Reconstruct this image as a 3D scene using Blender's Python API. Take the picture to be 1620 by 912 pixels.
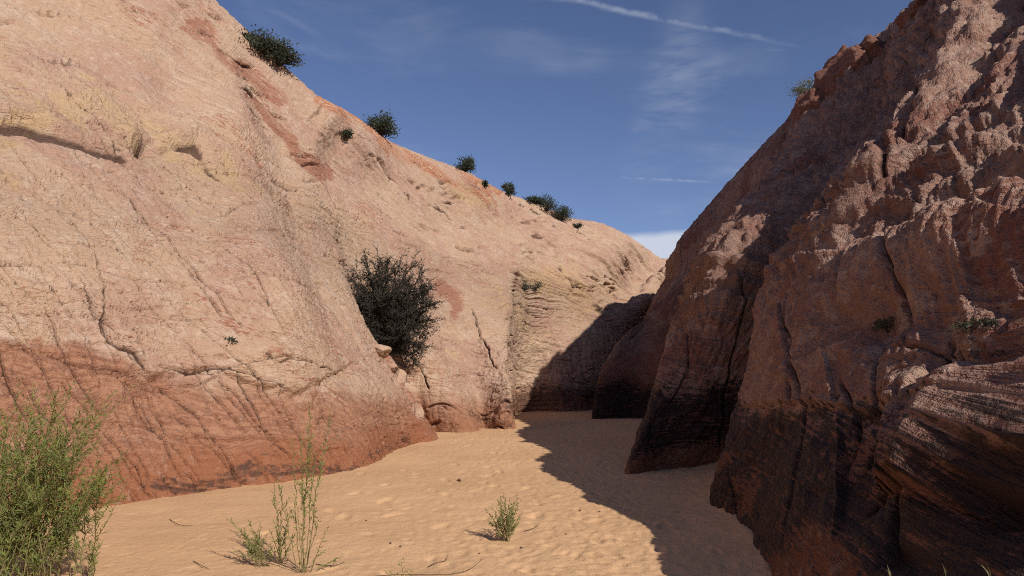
import bpy, math, random
import numpy as np
from mathutils import Vector
rng = np.random.default_rng(7)
random.seed(7)
R = math.radians
for o in list(bpy.data.objects): bpy.data.objects.remove(o)
scn = bpy.context.scene
COL = scn.collection

# ------------------------------------------------------------------ camera
F, CX, CY, CAMZ = 1080.0, 810.0, 456.0, 1.6
PITCH = math.atan(134 / F)
cam = bpy.data.cameras.new('camera'); camo = bpy.data.objects.new('camera', cam); COL.objects.link(camo)
cam.sensor_width = 36; cam.lens = 36 * F / 1620; cam.clip_start = .05; cam.clip_end = 3000
camo.location = (0, 0, CAMZ); camo.rotation_euler = (R(90) + PITCH, 0, 0)
scn.camera = camo
scn.render.resolution_x, scn.render.resolution_y = 1024, 576

# ------------------------------------------------------------------ sun, sky, exposure
SUN_EL = R(35.0)
SUN_H = np.array([0.63, -0.776]); SUN_H /= np.linalg.norm(SUN_H)      # horizontal direction to the sun
SUN = np.array([SUN_H[0] * math.cos(SUN_EL), SUN_H[1] * math.cos(SUN_EL), math.sin(SUN_EL)])
sl = bpy.data.lights.new('sun', 'SUN'); so = bpy.data.objects.new('sun', sl); COL.objects.link(so)
sl.energy = 5.0; sl.angle = R(0.53); sl.color = (1.0, .94, .86)
so.rotation_euler = Vector(SUN).to_track_quat('Z', 'Y').to_euler()
so.location = (20, -25, 40)
scn.view_settings.view_transform = 'Standard'; scn.view_settings.look = 'None'
scn.cycles.filter_width = 1.0; scn.cycles.use_denoising = False; scn.cycles.max_bounces = 5; scn.cycles.diffuse_bounces = 3; scn.cycles.use_adaptive_sampling = True; scn.cycles.adaptive_threshold = .012
scn.view_settings.exposure = 0.0; scn.view_settings.gamma = 1; scn.view_settings.use_curve_mapping = False


def ray(px, py):
    u = (np.asarray(px, float) - CX) / F; v = (CY - np.asarray(py, float)) / F
    c, s = math.cos(PITCH), math.sin(PITCH)
    y = c - v * s; z = s + v * c
    return np.stack([u / y, np.ones_like(u), z / y], -1)


def P(px, py, d):
    r = ray(px, py); return tuple(r * d + np.array([0, 0, CAMZ]))


def G(px, py, z=0.0):
    r = ray(px, py); d = (z - CAMZ) / r[..., 2]
    return tuple(r * d + np.array([0, 0, CAMZ]))


def proj(p):
    c, s = math.cos(PITCH), math.sin(PITCH)
    x, y, z = p[..., 0], p[..., 1], p[..., 2] - CAMZ
    f = np.maximum(y * c + z * s, .05); v = -y * s + z * c
    return CX + F * x / f, CY - F * v / f, np.maximum(y * c + z * s, .05)


class NT:
    """tiny node-tree helper"""
    def __init__(s, nt): s.t = nt; nt.nodes.clear()
    def n(s, typ, **k):
        x = s.t.nodes.new(typ)
        for a, b in k.items(): setattr(x, a, b)
        return x
    def put(s, inp, v):
        if hasattr(v, 'links'): s.t.links.new(v, inp)
        elif v is not None: inp.default_value = v
    def m(s, op, a, b=None, c=None, clamp=False):
        x = s.n('ShaderNodeMath', operation=op, use_clamp=clamp)
        for i, v in enumerate((a, b, c)):
            if v is not None: s.put(x.inputs[i], v)
        return x.outputs[0]
    def v(s, op, a, b=None):
        x = s.n('ShaderNodeVectorMath', operation=op)
        s.put(x.inputs[0], a)
        if b is not None: s.put(x.inputs[3] if op == 'SCALE' else x.inputs[1], b)
        return x.outputs['Value'] if op in ('DOT_PRODUCT', 'LENGTH') else x.outputs[0]
    def ss(s, x, a, b):
        q = s.n('ShaderNodeMapRange', interpolation_type='SMOOTHSTEP')
        s.put(q.inputs[0], x); q.inputs[1].default_value = a; q.inputs[2].default_value = b
        return q.outputs[0]
    def noise(s, vec=None, scale=1, detail=3, rough=.5, dist=0, dim='3D', w=None):
        q = s.n('ShaderNodeTexNoise', noise_dimensions=dim)
        if vec is not None: s.put(q.inputs['Vector'], vec)
        if w is not None: s.put(q.inputs['W'], w)
        q.inputs['Scale'].default_value = scale; q.inputs['Detail'].default_value = detail
        q.inputs['Roughness'].default_value = rough; q.inputs['Distortion'].default_value = dist
        return q.outputs[0]
    def mix(s, f, a, b, mode='MIX'):
        q = s.n('ShaderNodeMix', data_type='RGBA', blend_type=mode)
        s.put(q.inputs[0], f)
        for i, v in ((6, a), (7, b)):
            s.put(q.inputs[i], (*v, 1) if isinstance(v, tuple) and len(v) == 3 else v)
        return q.outputs[2]


w = bpy.data.worlds.new('World'); scn.world = w; w.use_nodes = True
t = NT(w.node_tree)
sky = t.n('ShaderNodeTexSky', sky_type='NISHITA', sun_disc=False)
sky.sun_elevation = SUN_EL; sky.sun_rotation = math.atan2(SUN_H[0], SUN_H[1])
sky.altitude = 1500; sky.air_density = 1.0; sky.dust_density = .6; sky.ozone_density = 2.0
dirv = t.n('ShaderNodeTexCoord').outputs['Generated']
sep = t.n('ShaderNodeSeparateXYZ'); t.put(sep.inputs[0], dirv)


def unit(px, py):
    r = ray(px, py); return r / np.linalg.norm(r)


def trail(a, b, width, strength, nscale, wob):
    """thin cloud lying along the great circle through two sky directions"""
    da, db = unit(*a), unit(*b)
    nrm = np.cross(da, db); L = np.linalg.norm(nrm); nrm /= L
    tan = np.cross(nrm, da)
    d = t.v('DOT_PRODUCT', dirv, tuple(nrm))
    s = t.v('DOT_PRODUCT', dirv, tuple(tan))
    n1 = t.noise(dirv, nscale, 2, .6)
    n2 = t.noise(dirv, nscale * 5, 3, .65)
    d = t.m('ADD', d, t.m('MULTIPLY', t.m('SUBTRACT', n1, .5), wob))
    d = t.m('ADD', d, t.m('MULTIPLY', t.m('SUBTRACT', n2, .5), width * 1.6))
    g = t.m('SUBTRACT', 1, t.ss(t.m('ABSOLUTE', d), 0, width))
    gate = t.m('MULTIPLY', t.ss(s, -.08 * L, .12 * L), t.m('SUBTRACT', 1, t.ss(s, .55 * L, 1.02 * L)))
    return t.m('MULTIPLY', t.m('MULTIPLY', g, gate), t.m('MULTIPLY', t.m('MULTIPLY', t.ss(n1, .2, .65), t.ss(n2, .25, .65)), strength * 1.25))


c1 = trail((830, -10), (1320, 82), .0060, .28, 6, .035)
c2 = trail((985, 281), (1150, 290), .0028, .30, 8, .004)
c3 = trail((1165, 79), (1255, 80), .0028, .16, 10, .004)
# cirrus veil: stretched noise, everywhere in the sky, thin
mp = t.n('ShaderNodeMapping'); t.put(mp.inputs[0], dirv)
mp.inputs['Rotation'].default_value = (R(25), R(-38), 0); mp.inputs['Scale'].default_value = (1.3, 3.2, 6.0)
ci = t.noise(mp.outputs[0], 1.9, 5, .62, .6)
ci2 = t.noise(dirv, 2.6, 3, .5)
cir = t.m('MULTIPLY', t.ss(ci, .47, .80), t.m('MULTIPLY', t.ss(ci2, .40, .70), .42))
# one denser plume
dm = unit(1062, 150); dt = unit(1090, 40) - unit(1045, 200); dt /= np.linalg.norm(dt); dn = np.cross(dm, dt); dn /= np.linalg.norm(dn)
du = t.m('ADD', t.v('DOT_PRODUCT', dirv, tuple(dn)), t.m('MULTIPLY', t.m('SUBTRACT', t.noise(dirv, 7, 2, .6), .5), .10))
dv = t.m('SUBTRACT', t.v('DOT_PRODUCT', dirv, tuple(dt)), float(dm @ dt))
pl = t.m('MULTIPLY', t.m('SUBTRACT', 1, t.ss(t.m('ABSOLUTE', du), 0, .055)),
         t.m('SUBTRACT', 1, t.ss(t.m('ABSOLUTE', dv), .03, .17)))
pl = t.m('MULTIPLY', pl, t.m('MULTIPLY', t.ss(t.noise(mp.outputs[0], 5, 4, .65, .5), .34, .72), .18))
# low cloud bank on the horizon
bank = t.m('SUBTRACT', 1, t.ss(t.m('ADD', sep.outputs[2], t.m('MULTIPLY', t.m('SUBTRACT', t.noise(dirv, 14, 3, .5), .5), .012)), .190, .203))
bank = t.m('MULTIPLY', bank, t.m('ADD', .55, t.m('MULTIPLY', t.noise(dirv, 5, 2, .6), .4)))
allc = t.m('MAXIMUM', t.m('MAXIMUM', c1, t.m('MAXIMUM', c2, c3)), t.m('MAXIMUM', t.m('ADD', cir, pl), bank), clamp=True)
SKY = .09
skyc = t.mix(1.0, sky.outputs[0], (1.01, .965, 1.11), 'MULTIPLY')
cl = t.mix(allc, skyc, (7.6, 8.0, 8.9))
bg = t.n('ShaderNodeBackground'); t.put(bg.inputs[0], cl); bg.inputs[1].default_value = SKY
out = t.n('ShaderNodeOutputWorld'); t.t.links.new(bg.outputs[0], out.inputs[0])

# ------------------------------------------------------------------ numpy noise
_G = np.array([[1,1,0],[-1,1,0],[1,-1,0],[-1,-1,0],[1,0,1],[-1,0,1],[1,0,-1],[-1,0,-1],
               [0,1,1],[0,-1,1],[0,1,-1],[0,-1,-1],[1,1,0],[-1,1,0],[0,-1,1],[0,-1,-1]], np.float32)


def _h(x, y, z, seed):
    h = (x.astype(np.uint32) * np.uint32(374761393) + y.astype(np.uint32) * np.uint32(668265263)
         + z.astype(np.uint32) * np.uint32(2147483647 - 59) + np.uint32(seed * 1274126177 & 0xffffffff))
    h = (h ^ (h >> np.uint32(13))) * np.uint32(1274126177)
    return h ^ (h >> np.uint32(16))


def pn(p, seed=0):
    """gradient noise, p (...,3) -> about -1..1"""
    p = np.asarray(p, np.float32); fl = np.floor(p); i = fl.astype(np.int32); f = p - fl
    u = f * f * f * (f * (f * 6 - 15) + 10)
    res = 0
    for dx in (0, 1):
        wx = u[..., 0] if dx else 1 - u[..., 0]
        for dy in (0, 1):
            wy = u[..., 1] if dy else 1 - u[..., 1]
            for dz in (0, 1):
                wz = u[..., 2] if dz else 1 - u[..., 2]
                g = _G[_h(i[..., 0] + dx, i[..., 1] + dy, i[..., 2] + dz, seed) & np.uint32(15)]
                res = res + wx * wy * wz * (g[..., 0] * (f[..., 0] - dx) + g[..., 1] * (f[..., 1] - dy) + g[..., 2] * (f[..., 2] - dz))
    return res * np.float32(1.2)


def fbm(p, scale, oct=3, rough=.5, seed=0, billow=False):
    p = np.asarray(p, np.float32) / scale; a, s, r = 1., 0., 0.
    for k in range(oct):
        n = pn(p, seed + k * 17)
        if billow: n = np.abs(n) * 2 - .55
        r = r + a * n; s += a; a *= rough; p = p * 2.03 + 3.7
    return r / s


def sstep(x, a, b):
    q = np.clip((x - a) / (b - a), 0, 1); return q * q * (3 - 2 * q)


def pdist(px, py, pts, pad=230):
    """distance and signed side to a polyline, plus the fraction along it (only near it)"""
    a = np.array(pts, float); B = np.full(px.shape, 1e6, np.float32); S = np.zeros_like(B); Fr = np.zeros_like(B)
    m0 = (px > a[:, 0].min() - pad) & (px < a[:, 0].max() + pad) & (py > a[:, 1].min() - pad) & (py < a[:, 1].max() + pad)
    x, y = px[m0].astype(np.float32), py[m0].astype(np.float32)
    best = np.full(x.shape, 1e6, np.float32); side = np.zeros_like(best); fr = np.zeros_like(best)
    n = len(pts) - 1
    for k in range(n):
        (ax, ay), (bx, by) = pts[k], pts[k + 1]
        dx, dy = bx - ax, by - ay; L = dx * dx + dy * dy
        q = np.clip(((x - ax) * dx + (y - ay) * dy) / L, 0, 1)
        d = np.hypot(x - ax - q * dx, y - ay - q * dy)
        c = (dx * (y - ay) - dy * (x - ax))
        m = d < best
        best = np.where(m, d, best); side = np.where(m, np.sign(c), side); fr = np.where(m, (k + q) / n, fr)
    B[m0] = best; S[m0] = side; Fr[m0] = fr
    return B, S, Fr


# ------------------------------------------------------------------ lofting
def hermite(ts, pts, tq):
    ts = np.asarray(ts, float); pts = np.asarray(pts, float)
    d = np.diff(pts, axis=0) / np.diff(ts).reshape(-1, *([1] * (pts.ndim - 1)))
    h = np.diff(ts)
    m = np.empty_like(pts); m[0] = d[0]; m[-1] = d[-1]
    wgt = (h[1:] / (h[1:] + h[:-1])).reshape(-1, *([1] * (pts.ndim - 1)))
    m[1:-1] = d[:-1] * wgt + d[1:] * (1 - wgt)
    k = np.clip(np.searchsorted(ts, tq, side='right') - 1, 0, len(ts) - 2)
    hh = h[k]; x = (tq - ts[k]) / hh
    sh = (-1, *([1] * (pts.ndim - 1))); x = x.reshape(sh); hh = hh.reshape(sh)
    return ((1 + 2 * x) * (1 - x) ** 2 * pts[k] + x * (1 - x) ** 2 * hh * m[k]
            + x * x * (3 - 2 * x) * pts[k + 1] + x * x * (x - 1) * hh * m[k + 1])


def loft(sections, back, ns, ntt):
    S = []
    for c in sections:
        c = [tuple(map(float, q)) for q in c]
        b = c[0]
        K = np.array(c[-1])
        pts = np.array([(b[0] + (b[0] - c[1][0]) * .3, b[1] + (b[1] - c[1][1]) * .3, -.5)] + c)
        L = np.concatenate([[0], np.cumsum(np.linalg.norm(np.diff(pts, axis=0), axis=1))]); L /= L[-1]
        bp = np.array([K] + [K + np.array(q) for q in back])
        Lb = np.concatenate([[0], np.cumsum(np.linalg.norm(np.diff(bp, axis=0), axis=1))]); Lb = 1 + Lb / Lb[-1]
        allp = np.concatenate([pts, bp[1:]]); allt = np.concatenate([L, Lb[1:]])
        S.append(hermite(allt, allp, np.linspace(0, 2, 81)))
    S = np.array(S); tt = np.linspace(0, 2, 81)
    gap = np.linalg.norm(np.diff(S[:, :41], axis=0), axis=2).mean(1)
    sp = np.concatenate([[0], np.cumsum(np.sqrt(gap))]); sp /= sp[-1]

    def ev(sq, tq):
        A = hermite(sp, S, sq)
        return np.swapaxes(hermite(tt, np.swapaxes(A, 0, 1), tq), 0, 1)
    # spread the rows and columns where the surface shows largest
    cs, ct = np.linspace(0, 1, 240), np.linspace(0, 2, 240)
    C = ev(cs, ct); px, py, dd = proj(C)
    ok = (px > -150) & (px < 1770) & (py > -150) & (py < 1060) & (dd > 1.5)
    dec = np.where(ct > 1.03, .12, 1.0)

    def wts(ax):
        d = np.minimum(np.hypot(np.diff(px, axis=ax), np.diff(py, axis=ax)), 60)
        o = ok[1:] if ax == 0 else ok[:, 1:]
        de = dec[None, :] if ax == 0 else dec[None, 1:]
        d = np.where(o, d, 0) * de
        m = np.percentile(d, 88, axis=1 - ax)
        return m + .12 * m.mean()
    ws = np.concatenate([[0], np.cumsum(wts(0))]); wt = np.concatenate([[0], np.cumsum(wts(1))])
    sq = np.interp(np.linspace(0, ws[-1], ns), ws, cs); tq = np.interp(np.linspace(0, wt[-1], ntt), wt, ct)
    return ev(sq, tq), tq


_pc = {}


def surf(x, y, Qs):
    """the nearest point of a cliff seen at a pixel"""
    if id(Qs) not in _pc: _pc.clear(); _pc[id(Qs)] = (Qs, proj(Qs))
    pxx, pyy, ddd = _pc[id(Qs)][1]; r = np.hypot(pxx - x, pyy - y)
    for lim in (3, 6, 12, 25, 60):
        m = (r < lim) & (ddd > 1)
        if m.any():
            idx = np.where(m, ddd, 1e9).argmin(); return np.array(Qs.reshape(-1, 3)[idx])


def surf_n(x, y, Qs, e=25):
    a, b, c = surf(x - e, y + e, Qs), surf(x + e, y + e, Qs), surf(x, y - e, Qs)
    n = np.cross(b - a, c - a); return n / np.linalg.norm(n)


def normals(Q):
    n = np.cross(np.gradient(Q, axis=0), np.gradient(Q, axis=1))
    return n / np.maximum(np.linalg.norm(n, axis=2, keepdims=True), 1e-9)


def grid_mesh(name, Q, attrs, mat, flip=False):
    a, b = Q.shape[:2]; nv = a * b
    me = bpy.data.meshes.new(name)
    me.vertices.add(nv); me.vertices.foreach_set('co', Q.reshape(-1).astype(np.float32))
    idx = np.arange(nv, dtype=np.int32).reshape(a, b)
    f = np.stack([idx[:-1, :-1], idx[1:, :-1], idx[1:, 1:], idx[:-1, 1:]], -1).reshape(-1, 4)
    if flip: f = f[:, ::-1]
    nf = len(f)
    me.loops.add(nf * 4); me.loops.foreach_set('vertex_index', np.ascontiguousarray(f).reshape(-1))
    me.polygons.add(nf); me.polygons.foreach_set('loop_start', np.arange(0, nf * 4, 4, dtype=np.int32))
    me.polygons.foreach_set('use_smooth', np.ones(nf, bool))
    me.update(calc_edges=True)
    for k, v in attrs.items():
        if v.ndim == 3:
            at = me.attributes.new(k, 'FLOAT_COLOR', 'POINT')
            at.data.foreach_set('color', v.reshape(-1).astype(np.float32))
        else:
            at = me.attributes.new(k, 'FLOAT', 'POINT'); at.data.foreach_set('value', v.reshape(-1).astype(np.float32))
    me.materials.append(mat)
    o = bpy.data.objects.new(name, me); COL.objects.link(o)
    return o


def fit_edge(Qd, tq, pts, axis):
    """nudge the crest so that its outline runs through the measured skyline points; the shift is smooth and in metres"""
    a = np.array(pts, float)
    for it in range(4):
        px, py, dd = proj(Qd)
        if axis == 'z':
            e = np.interp(px, a[:, 0], a[:, 1]) - py; ok = (px > a[0, 0]) & (px < a[-1, 0])
        else:
            e = np.interp(py, a[:, 1], a[:, 0]) - px; ok = (py > a[0, 1]) & (py < a[-1, 1])
        ok &= (tq[None, :] > .12) & (dd > 2)
        em = np.where(ok, e * dd / F, -1e3)
        k = em.argmax(1); m = em[np.arange(len(em)), k]
        val = (m > -900) & (m > -1.6)
        if val.sum() < 5: return Qd
        m = np.interp(np.arange(len(m)), np.nonzero(val)[0], np.clip(m[val], -.25, 3)) if axis == 'z' else np.where(val, np.clip(m, -.15, 2), 0)
        kern = np.hanning(31); kern /= kern.sum()
        m = np.convolve(np.pad(m, 15, mode='edge'), kern, 'valid')
        tk = np.interp(np.arange(len(m)), np.nonzero(val)[0], tq[k][val])
        tk = np.convolve(np.pad(tk, 15, mode='edge'), kern, 'valid')
        wgt = sstep(tq[None, :], 0.05, 1) ** .8 if axis == 'z' else sstep(tq[None, :] / np.maximum(tk[:, None], .15), .0, .9)
        Qd = Qd.copy()
        if axis == 'z': Qd[..., 2] -= .8 * m[:, None] * wgt
        else: Qd[..., 0] += .8 * m[:, None] * wgt
    return Qd


def tag(o, label=None, cat=None, group=None, kind=None):
    for k, v in (('label', label), ('category', cat), ('group', group), ('kind', kind)):
        if v: o[k] = v
    return o


# ------------------------------------------------------------------ materials
def principled(t, color, rough=.9, normal=None, spec=.2):
    b = t.n('ShaderNodeBsdfPrincipled')
    t.put(b.inputs['Base Color'], (*color, 1) if isinstance(color, tuple) else color)
    t.put(b.inputs['Roughness'], rough); b.inputs['Specular IOR Level'].default_value = spec
    if normal is not None: t.put(b.inputs['Normal'], normal)
    o = t.n('ShaderNodeOutputMaterial'); t.t.links.new(b.outputs[0], o.inputs[0])
    return b


def rock_material(name, pal):
    """sandstone: tan and pink ground, iron-red laminae, ochre patches, black varnish.
    Vertex attributes carry where the stains lie: ma = (red, low zone, varnish and alcove shade, ochre),
    mb = (broad noise, medium noise, foot, upper slope), bed = bedding coordinate, crk = open joints"""
    m = bpy.data.materials.new(name); m.use_nodes = True; t = NT(m.node_tree)
    co = t.n('ShaderNodeTexCoord').outputs['Object']
    A = t.n('ShaderNodeAttribute', attribute_name='ma'); sp = t.n('ShaderNodeSeparateColor'); t.put(sp.inputs[0], A.outputs['Color'])
    red, low, varn_shade, och = sp.outputs[0], sp.outputs[1], sp.outputs[2], A.outputs['Alpha']
    B = t.n('ShaderNodeAttribute', attribute_name='mb'); sb = t.n('ShaderNodeSeparateColor'); t.put(sb.inputs[0], B.outputs['Color'])
    nL, nM, foot = sb.outputs[0], sb.outputs[1], sb.outputs[2]
    bed = t.n('ShaderNodeAttribute', attribute_name='bed').outputs['Fac']
    crk = t.n('ShaderNodeAttribute', attribute_name='crk').outputs['Fac']
    nF = t.noise(co, 9, 4, .68); nG = t.noise(co, 60, 2, .7)
    cv = t.n('ShaderNodeCombineXYZ'); t.put(cv.inputs[0], t.m('MULTIPLY', bed, pal.get('lf', 20.0))); t.put(cv.inputs[1], t.m('MULTIPLY', nM, 4.0)); t.put(cv.inputs[2], t.m('MULTIPLY', nL, 9.0))
    lam = t.noise(cv.outputs[0], 1, 3, .62)
    sub = lambda x, k: t.m('MULTIPLY', t.m('SUBTRACT', x, .5), k)
    c = t.mix(t.ss(nL, .36, .64), pal['tan'], pal['pink'])
    c = t.mix(t.m('MULTIPLY', t.ss(t.m('ADD', nM, sub(nF, .6)), .42, .72), .6), c, pal['pale'])
    c = t.mix(t.m('MULTIPLY', t.ss(t.m('ADD', lam, sub(nM, .5)), .50, .70), .42), c, pal['rust'])
    c = t.mix(t.m('MULTIPLY', t.ss(t.m('ADD', och, sub(nM, 1.1)), .35, .75), .75), c, pal['ochre'])
    rr = t.m('ADD', red, t.m('ADD', sub(lam, 1.6), sub(nF, .9)))
    c = t.mix(t.m('MULTIPLY', t.ss(rr, .42, .62), .8), c, pal['red'])
    c = t.mix(t.ss(t.m('ADD', B.outputs['Alpha'], sub(nM, .5)), .35, .6), c, t.mix(t.ss(lam, .46, .60), (.35, .145, .078), (.48, .30, .195)))
    lowc = t.mix(t.ss(t.m('ADD', lam, sub(nF, .5)), .40, .60), pal['low1'], pal['low2'])
    lowc = t.mix(foot, lowc, pal['foot'])
    c = t.mix(t.ss(t.m('ADD', low, sub(nF, .25)), .2, .8), c, lowc)
    c = t.mix(t.m('MULTIPLY', t.ss(t.m('ADD', nF, sub(nG, .5)), .54, .74), pal.get('frost', .4)), c, pal['frostc'])
    c = t.mix(t.m('MULTIPLY', t.ss(t.m('ADD', nG, sub(nF, -.5)), .58, .74), .5), c, pal['spk'])
    vv = t.m('ADD', varn_shade, t.m('ADD', sub(lam, 1.5), sub(nF, 1.2)))
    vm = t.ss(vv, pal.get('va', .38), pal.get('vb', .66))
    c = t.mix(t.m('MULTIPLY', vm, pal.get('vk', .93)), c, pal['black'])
    c = t.mix(t.m('MULTIPLY', t.ss(crk, .22, .65), .85), c, pal['joint_shade'])  # open joints painted dark, standing in for the shade in their depth
    h = t.m('ADD', t.m('MULTIPLY', nF, pal.get('fb', .05)), t.m('MULTIPLY', nG, .010))
    h = t.m('ADD', h, t.m('MULTIPLY', lam, pal.get('lamb', .035)))
    bp = t.n('ShaderNodeBump'); bp.inputs['Strength'].default_value = pal.get('bump', .9); bp.inputs['Distance'].default_value = 1.0
    t.put(bp.inputs['Height'], h)
    rough = t.m('SUBTRACT', .93, t.m('MULTIPLY', vm, .25))
    principled(t, c, rough, bp.outputs[0], .25)
    return m


PAL_L = dict(tan=(.435, .288, .192), pink=(.395, .240, .168), pale=(.51, .385, .29), rust=(.30, .145, .090), ochre=(.44, .295, .155),
             red=(.29, .115, .070), low1=(.345, .172, .102), low2=(.24, .108, .065), foot=(.255, .095, .044), frost=.30, frostc=(.52, .40, .31), spk=(.17, .09, .06),
             black=(.030, .018, .015), joint_shade=(.06, .03, .022), vk=.72, va=.32, vb=.80, lamb=.045, fb=.07)
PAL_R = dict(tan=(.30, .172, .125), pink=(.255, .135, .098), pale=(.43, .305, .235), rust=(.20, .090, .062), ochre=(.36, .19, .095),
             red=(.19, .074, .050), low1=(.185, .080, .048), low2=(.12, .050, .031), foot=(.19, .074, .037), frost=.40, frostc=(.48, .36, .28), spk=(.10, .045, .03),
             vk=.88, black=(.020, .012, .010), joint_shade=(.04, .02, .014), lamb=.05, fb=.11, bump=1.0, lf=34.0)
M_L = rock_material('sandstone_pale', PAL_L)
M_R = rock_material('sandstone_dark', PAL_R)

# ------------------------------------------------------------------ LEFT CLIFF
SKY_L = [(300,-40),(340,0),(395,52),(450,105),(500,150),(560,182),(620,226),(680,250),(740,272),(800,306),(850,322),(900,345),(950,352),(990,370),(1030,398),(1049,412)]
SKY_R = [(1490,-40),(1445,2),(1400,48),(1345,80),(1300,118),(1262,165),(1240,195),(1210,225),(1140,302),(1075,378),(1040,442),(1000,508),(970,542),(945,608),(940,652)]
LS = [
 [(-9.5,-8,0),(-11,-7.5,2.5),(-15,-5,7.5),(-22,-1,15)],
 [(-7.3,1,0),(-8.6,1.8,2.5),(-12.5,4.5,7.5),(-20,9,15.3)],
 [(-5.7,6,0),(-6.8,7,2.5),(-10.5,10.5,7.5),(-17.5,16.5,15.6)],
 [G(160,812),(-5.7,9,2.5),(-9,12.9,7.5),(-14,20.5,15.6)],
 [G(330,782),(-4.9,10.4,2.4),(-7.4,14.8,7.4),P(340,0,23.5)],
 [G(500,757),P(472,515,11.7),P(400,250,16.0),P(392,150,18.6),P(432,85,22.6)],
 [G(600,735),P(572,640,12.9),P(530,520,14.2),P(456,330,16.6),P(438,230,18.9),P(478,128,23.4)],
 [G(642,706),P(618,640,14.9),P(578,540,15.6),P(512,400,17.0),P(484,270,19.6),P(503,150,24.4)],
 [P(690,690,17),P(655,640,16.8),P(615,565,16.9),P(557,470,17.2),P(533,400,18.2),P(516,280,20.9),P(528,162,26.0)],
 [(-2.4,18.9,0),P(640,610,18.6),P(600,540,18.7),P(560,450,19.0),P(546,390,19.6),P(548,285,22.0),P(556,176,27.2)],
 [P(737,688,18.6),P(703,610,19.0),P(674,560,19.5),P(640,470,20.6),P(612,380,22.2),P(605,290,24.6),P(600,203,29.5)],
 [P(762,680,20.2),P(752,610,20.8),P(730,540,21.8),P(702,440,24.0),P(688,340,27.6),P(690,250,34)],
 [P(816,679,20),P(812,620,20.4),P(807,560,21.8),P(800,500,24.5),P(795,440,27.6),P(785,370,32),P(770,285,39)],
 [(-.2,25,0),(-.3,25.5,2.3),P(808,535,27.3),P(818,440,29.8),P(822,370,34.6),P(820,315,42.5)],
 [P(820,656,31.4),P(822,600,31.4),P(830,540,31.3),P(845,470,31.6),P(860,400,35.6),P(868,333,45)],
 [P(890,652,32.0),P(893,600,32.3),P(905,540,33.0),P(920,470,35.4),P(925,345,50)],
 [P(945,649,34),P(955,590,34.4),P(970,530,35.6),P(985,460,41),P(985,366,56)],
 [(7.5,40,0),(8.2,41,3),(9.5,45,7),P(1047,410,62)],
 [(14,55,0),(15,56,3),(17,60,6.5),(21,74,9.5)],
]
Q, tq = loft(LS, [(-2.5, 2.5, .35), (-9, 8, .2), (-28, 16, -2)], 1150, 560)
Q = fit_edge(Q, tq, SKY_L, 'z')
px, py, dd = proj(Q)
N = normals(Q)
if N[575, 230, 0] < 0: N = -N
sc = np.clip(dd / 13, .6, 3.2)                     # relief grows coarser with the far, larger domes
V = lambda a: np.array(a, float)


def joint_set(Q, a, b, nsurf, spacing, seed, warp, width, gate):
    """a set of planar joints: planes that hold the line a-b and the surface normal"""
    d = V(b) - V(a); n = np.cross(d, nsurf); n /= np.linalg.norm(n)
    ph = (Q @ n) / spacing + warp * fbm(Q, spacing * 3.5, 2, .5, seed) + 40
    k = np.floor(ph); dist = np.abs(ph - k - .5) * spacing
    jit = (np.sin(k * 12.9898 + seed) * 43758.5453) % 1
    g = sstep(fbm(Q, spacing * 2.2, 2, .6, seed + 5) + .5 * (jit - .5), gate, gate + .18)
    return np.exp(-(dist / width) ** 2) * g * (.45 + .55 * jit), (jit - .5) * g


SP = lambda x, y: surf(x, y, Q)
nL1 = surf_n(280, 480, Q, 60)
grad = 1.0
gA, oA = joint_set(Q, SP(165,270), SP(330,452), nL1, .85, 3, .55, .014, -.08)
gB, oB = joint_set(Q, SP(20,390), SP(330,420), nL1, .75, 11, .9, .014, -.12)
gC, oC = joint_set(Q, SP(190,581), SP(300,716), surf_n(260, 650, Q, 40), .42, 23, .45, .011, -.12)
gD, oD = joint_set(Q, SP(420,551), SP(537,586), nL1, .5, 31, .9, .013, .12)
fine = fbm(Q, 6, 2, .5, 77)
upz = sstep(Q[..., 2], 2.0, 2.8); upd = sstep(Q[..., 2], 1.0, 1.6)
gE, oE = joint_set(Q, SP(165,270), SP(330,452), nL1, .34, 63, .7, .010, -.10)
gF, oF = joint_set(Q, SP(330,420), SP(470,470), nL1, .30, 67, 1.2, .010, -.06)
gC = gC * (1 - sstep(Q[..., 2], 2.6, 4.2))
gA = gA * (1 - .6 * sstep(Q[..., 2], 7, 10))
crack = np.maximum.reduce([gA, gB * .8 * upz, gC * .8, gD * .7 * upd, gE * .8, gF * .75 * upd]) ; mid = 1 - .85 * sstep(Q[..., 2], 6.0, 8.5)
crack = crack * mid
blk = (oA * .05 + oB * .04 * upz + oC * .03 + oD * .03 * upd + oE * .018 + oF * .018 * upd) * (1 - .8 * sstep(dd, 19, 26))
crack *= 1 - .85 * sstep(dd, 19, 26)
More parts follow.
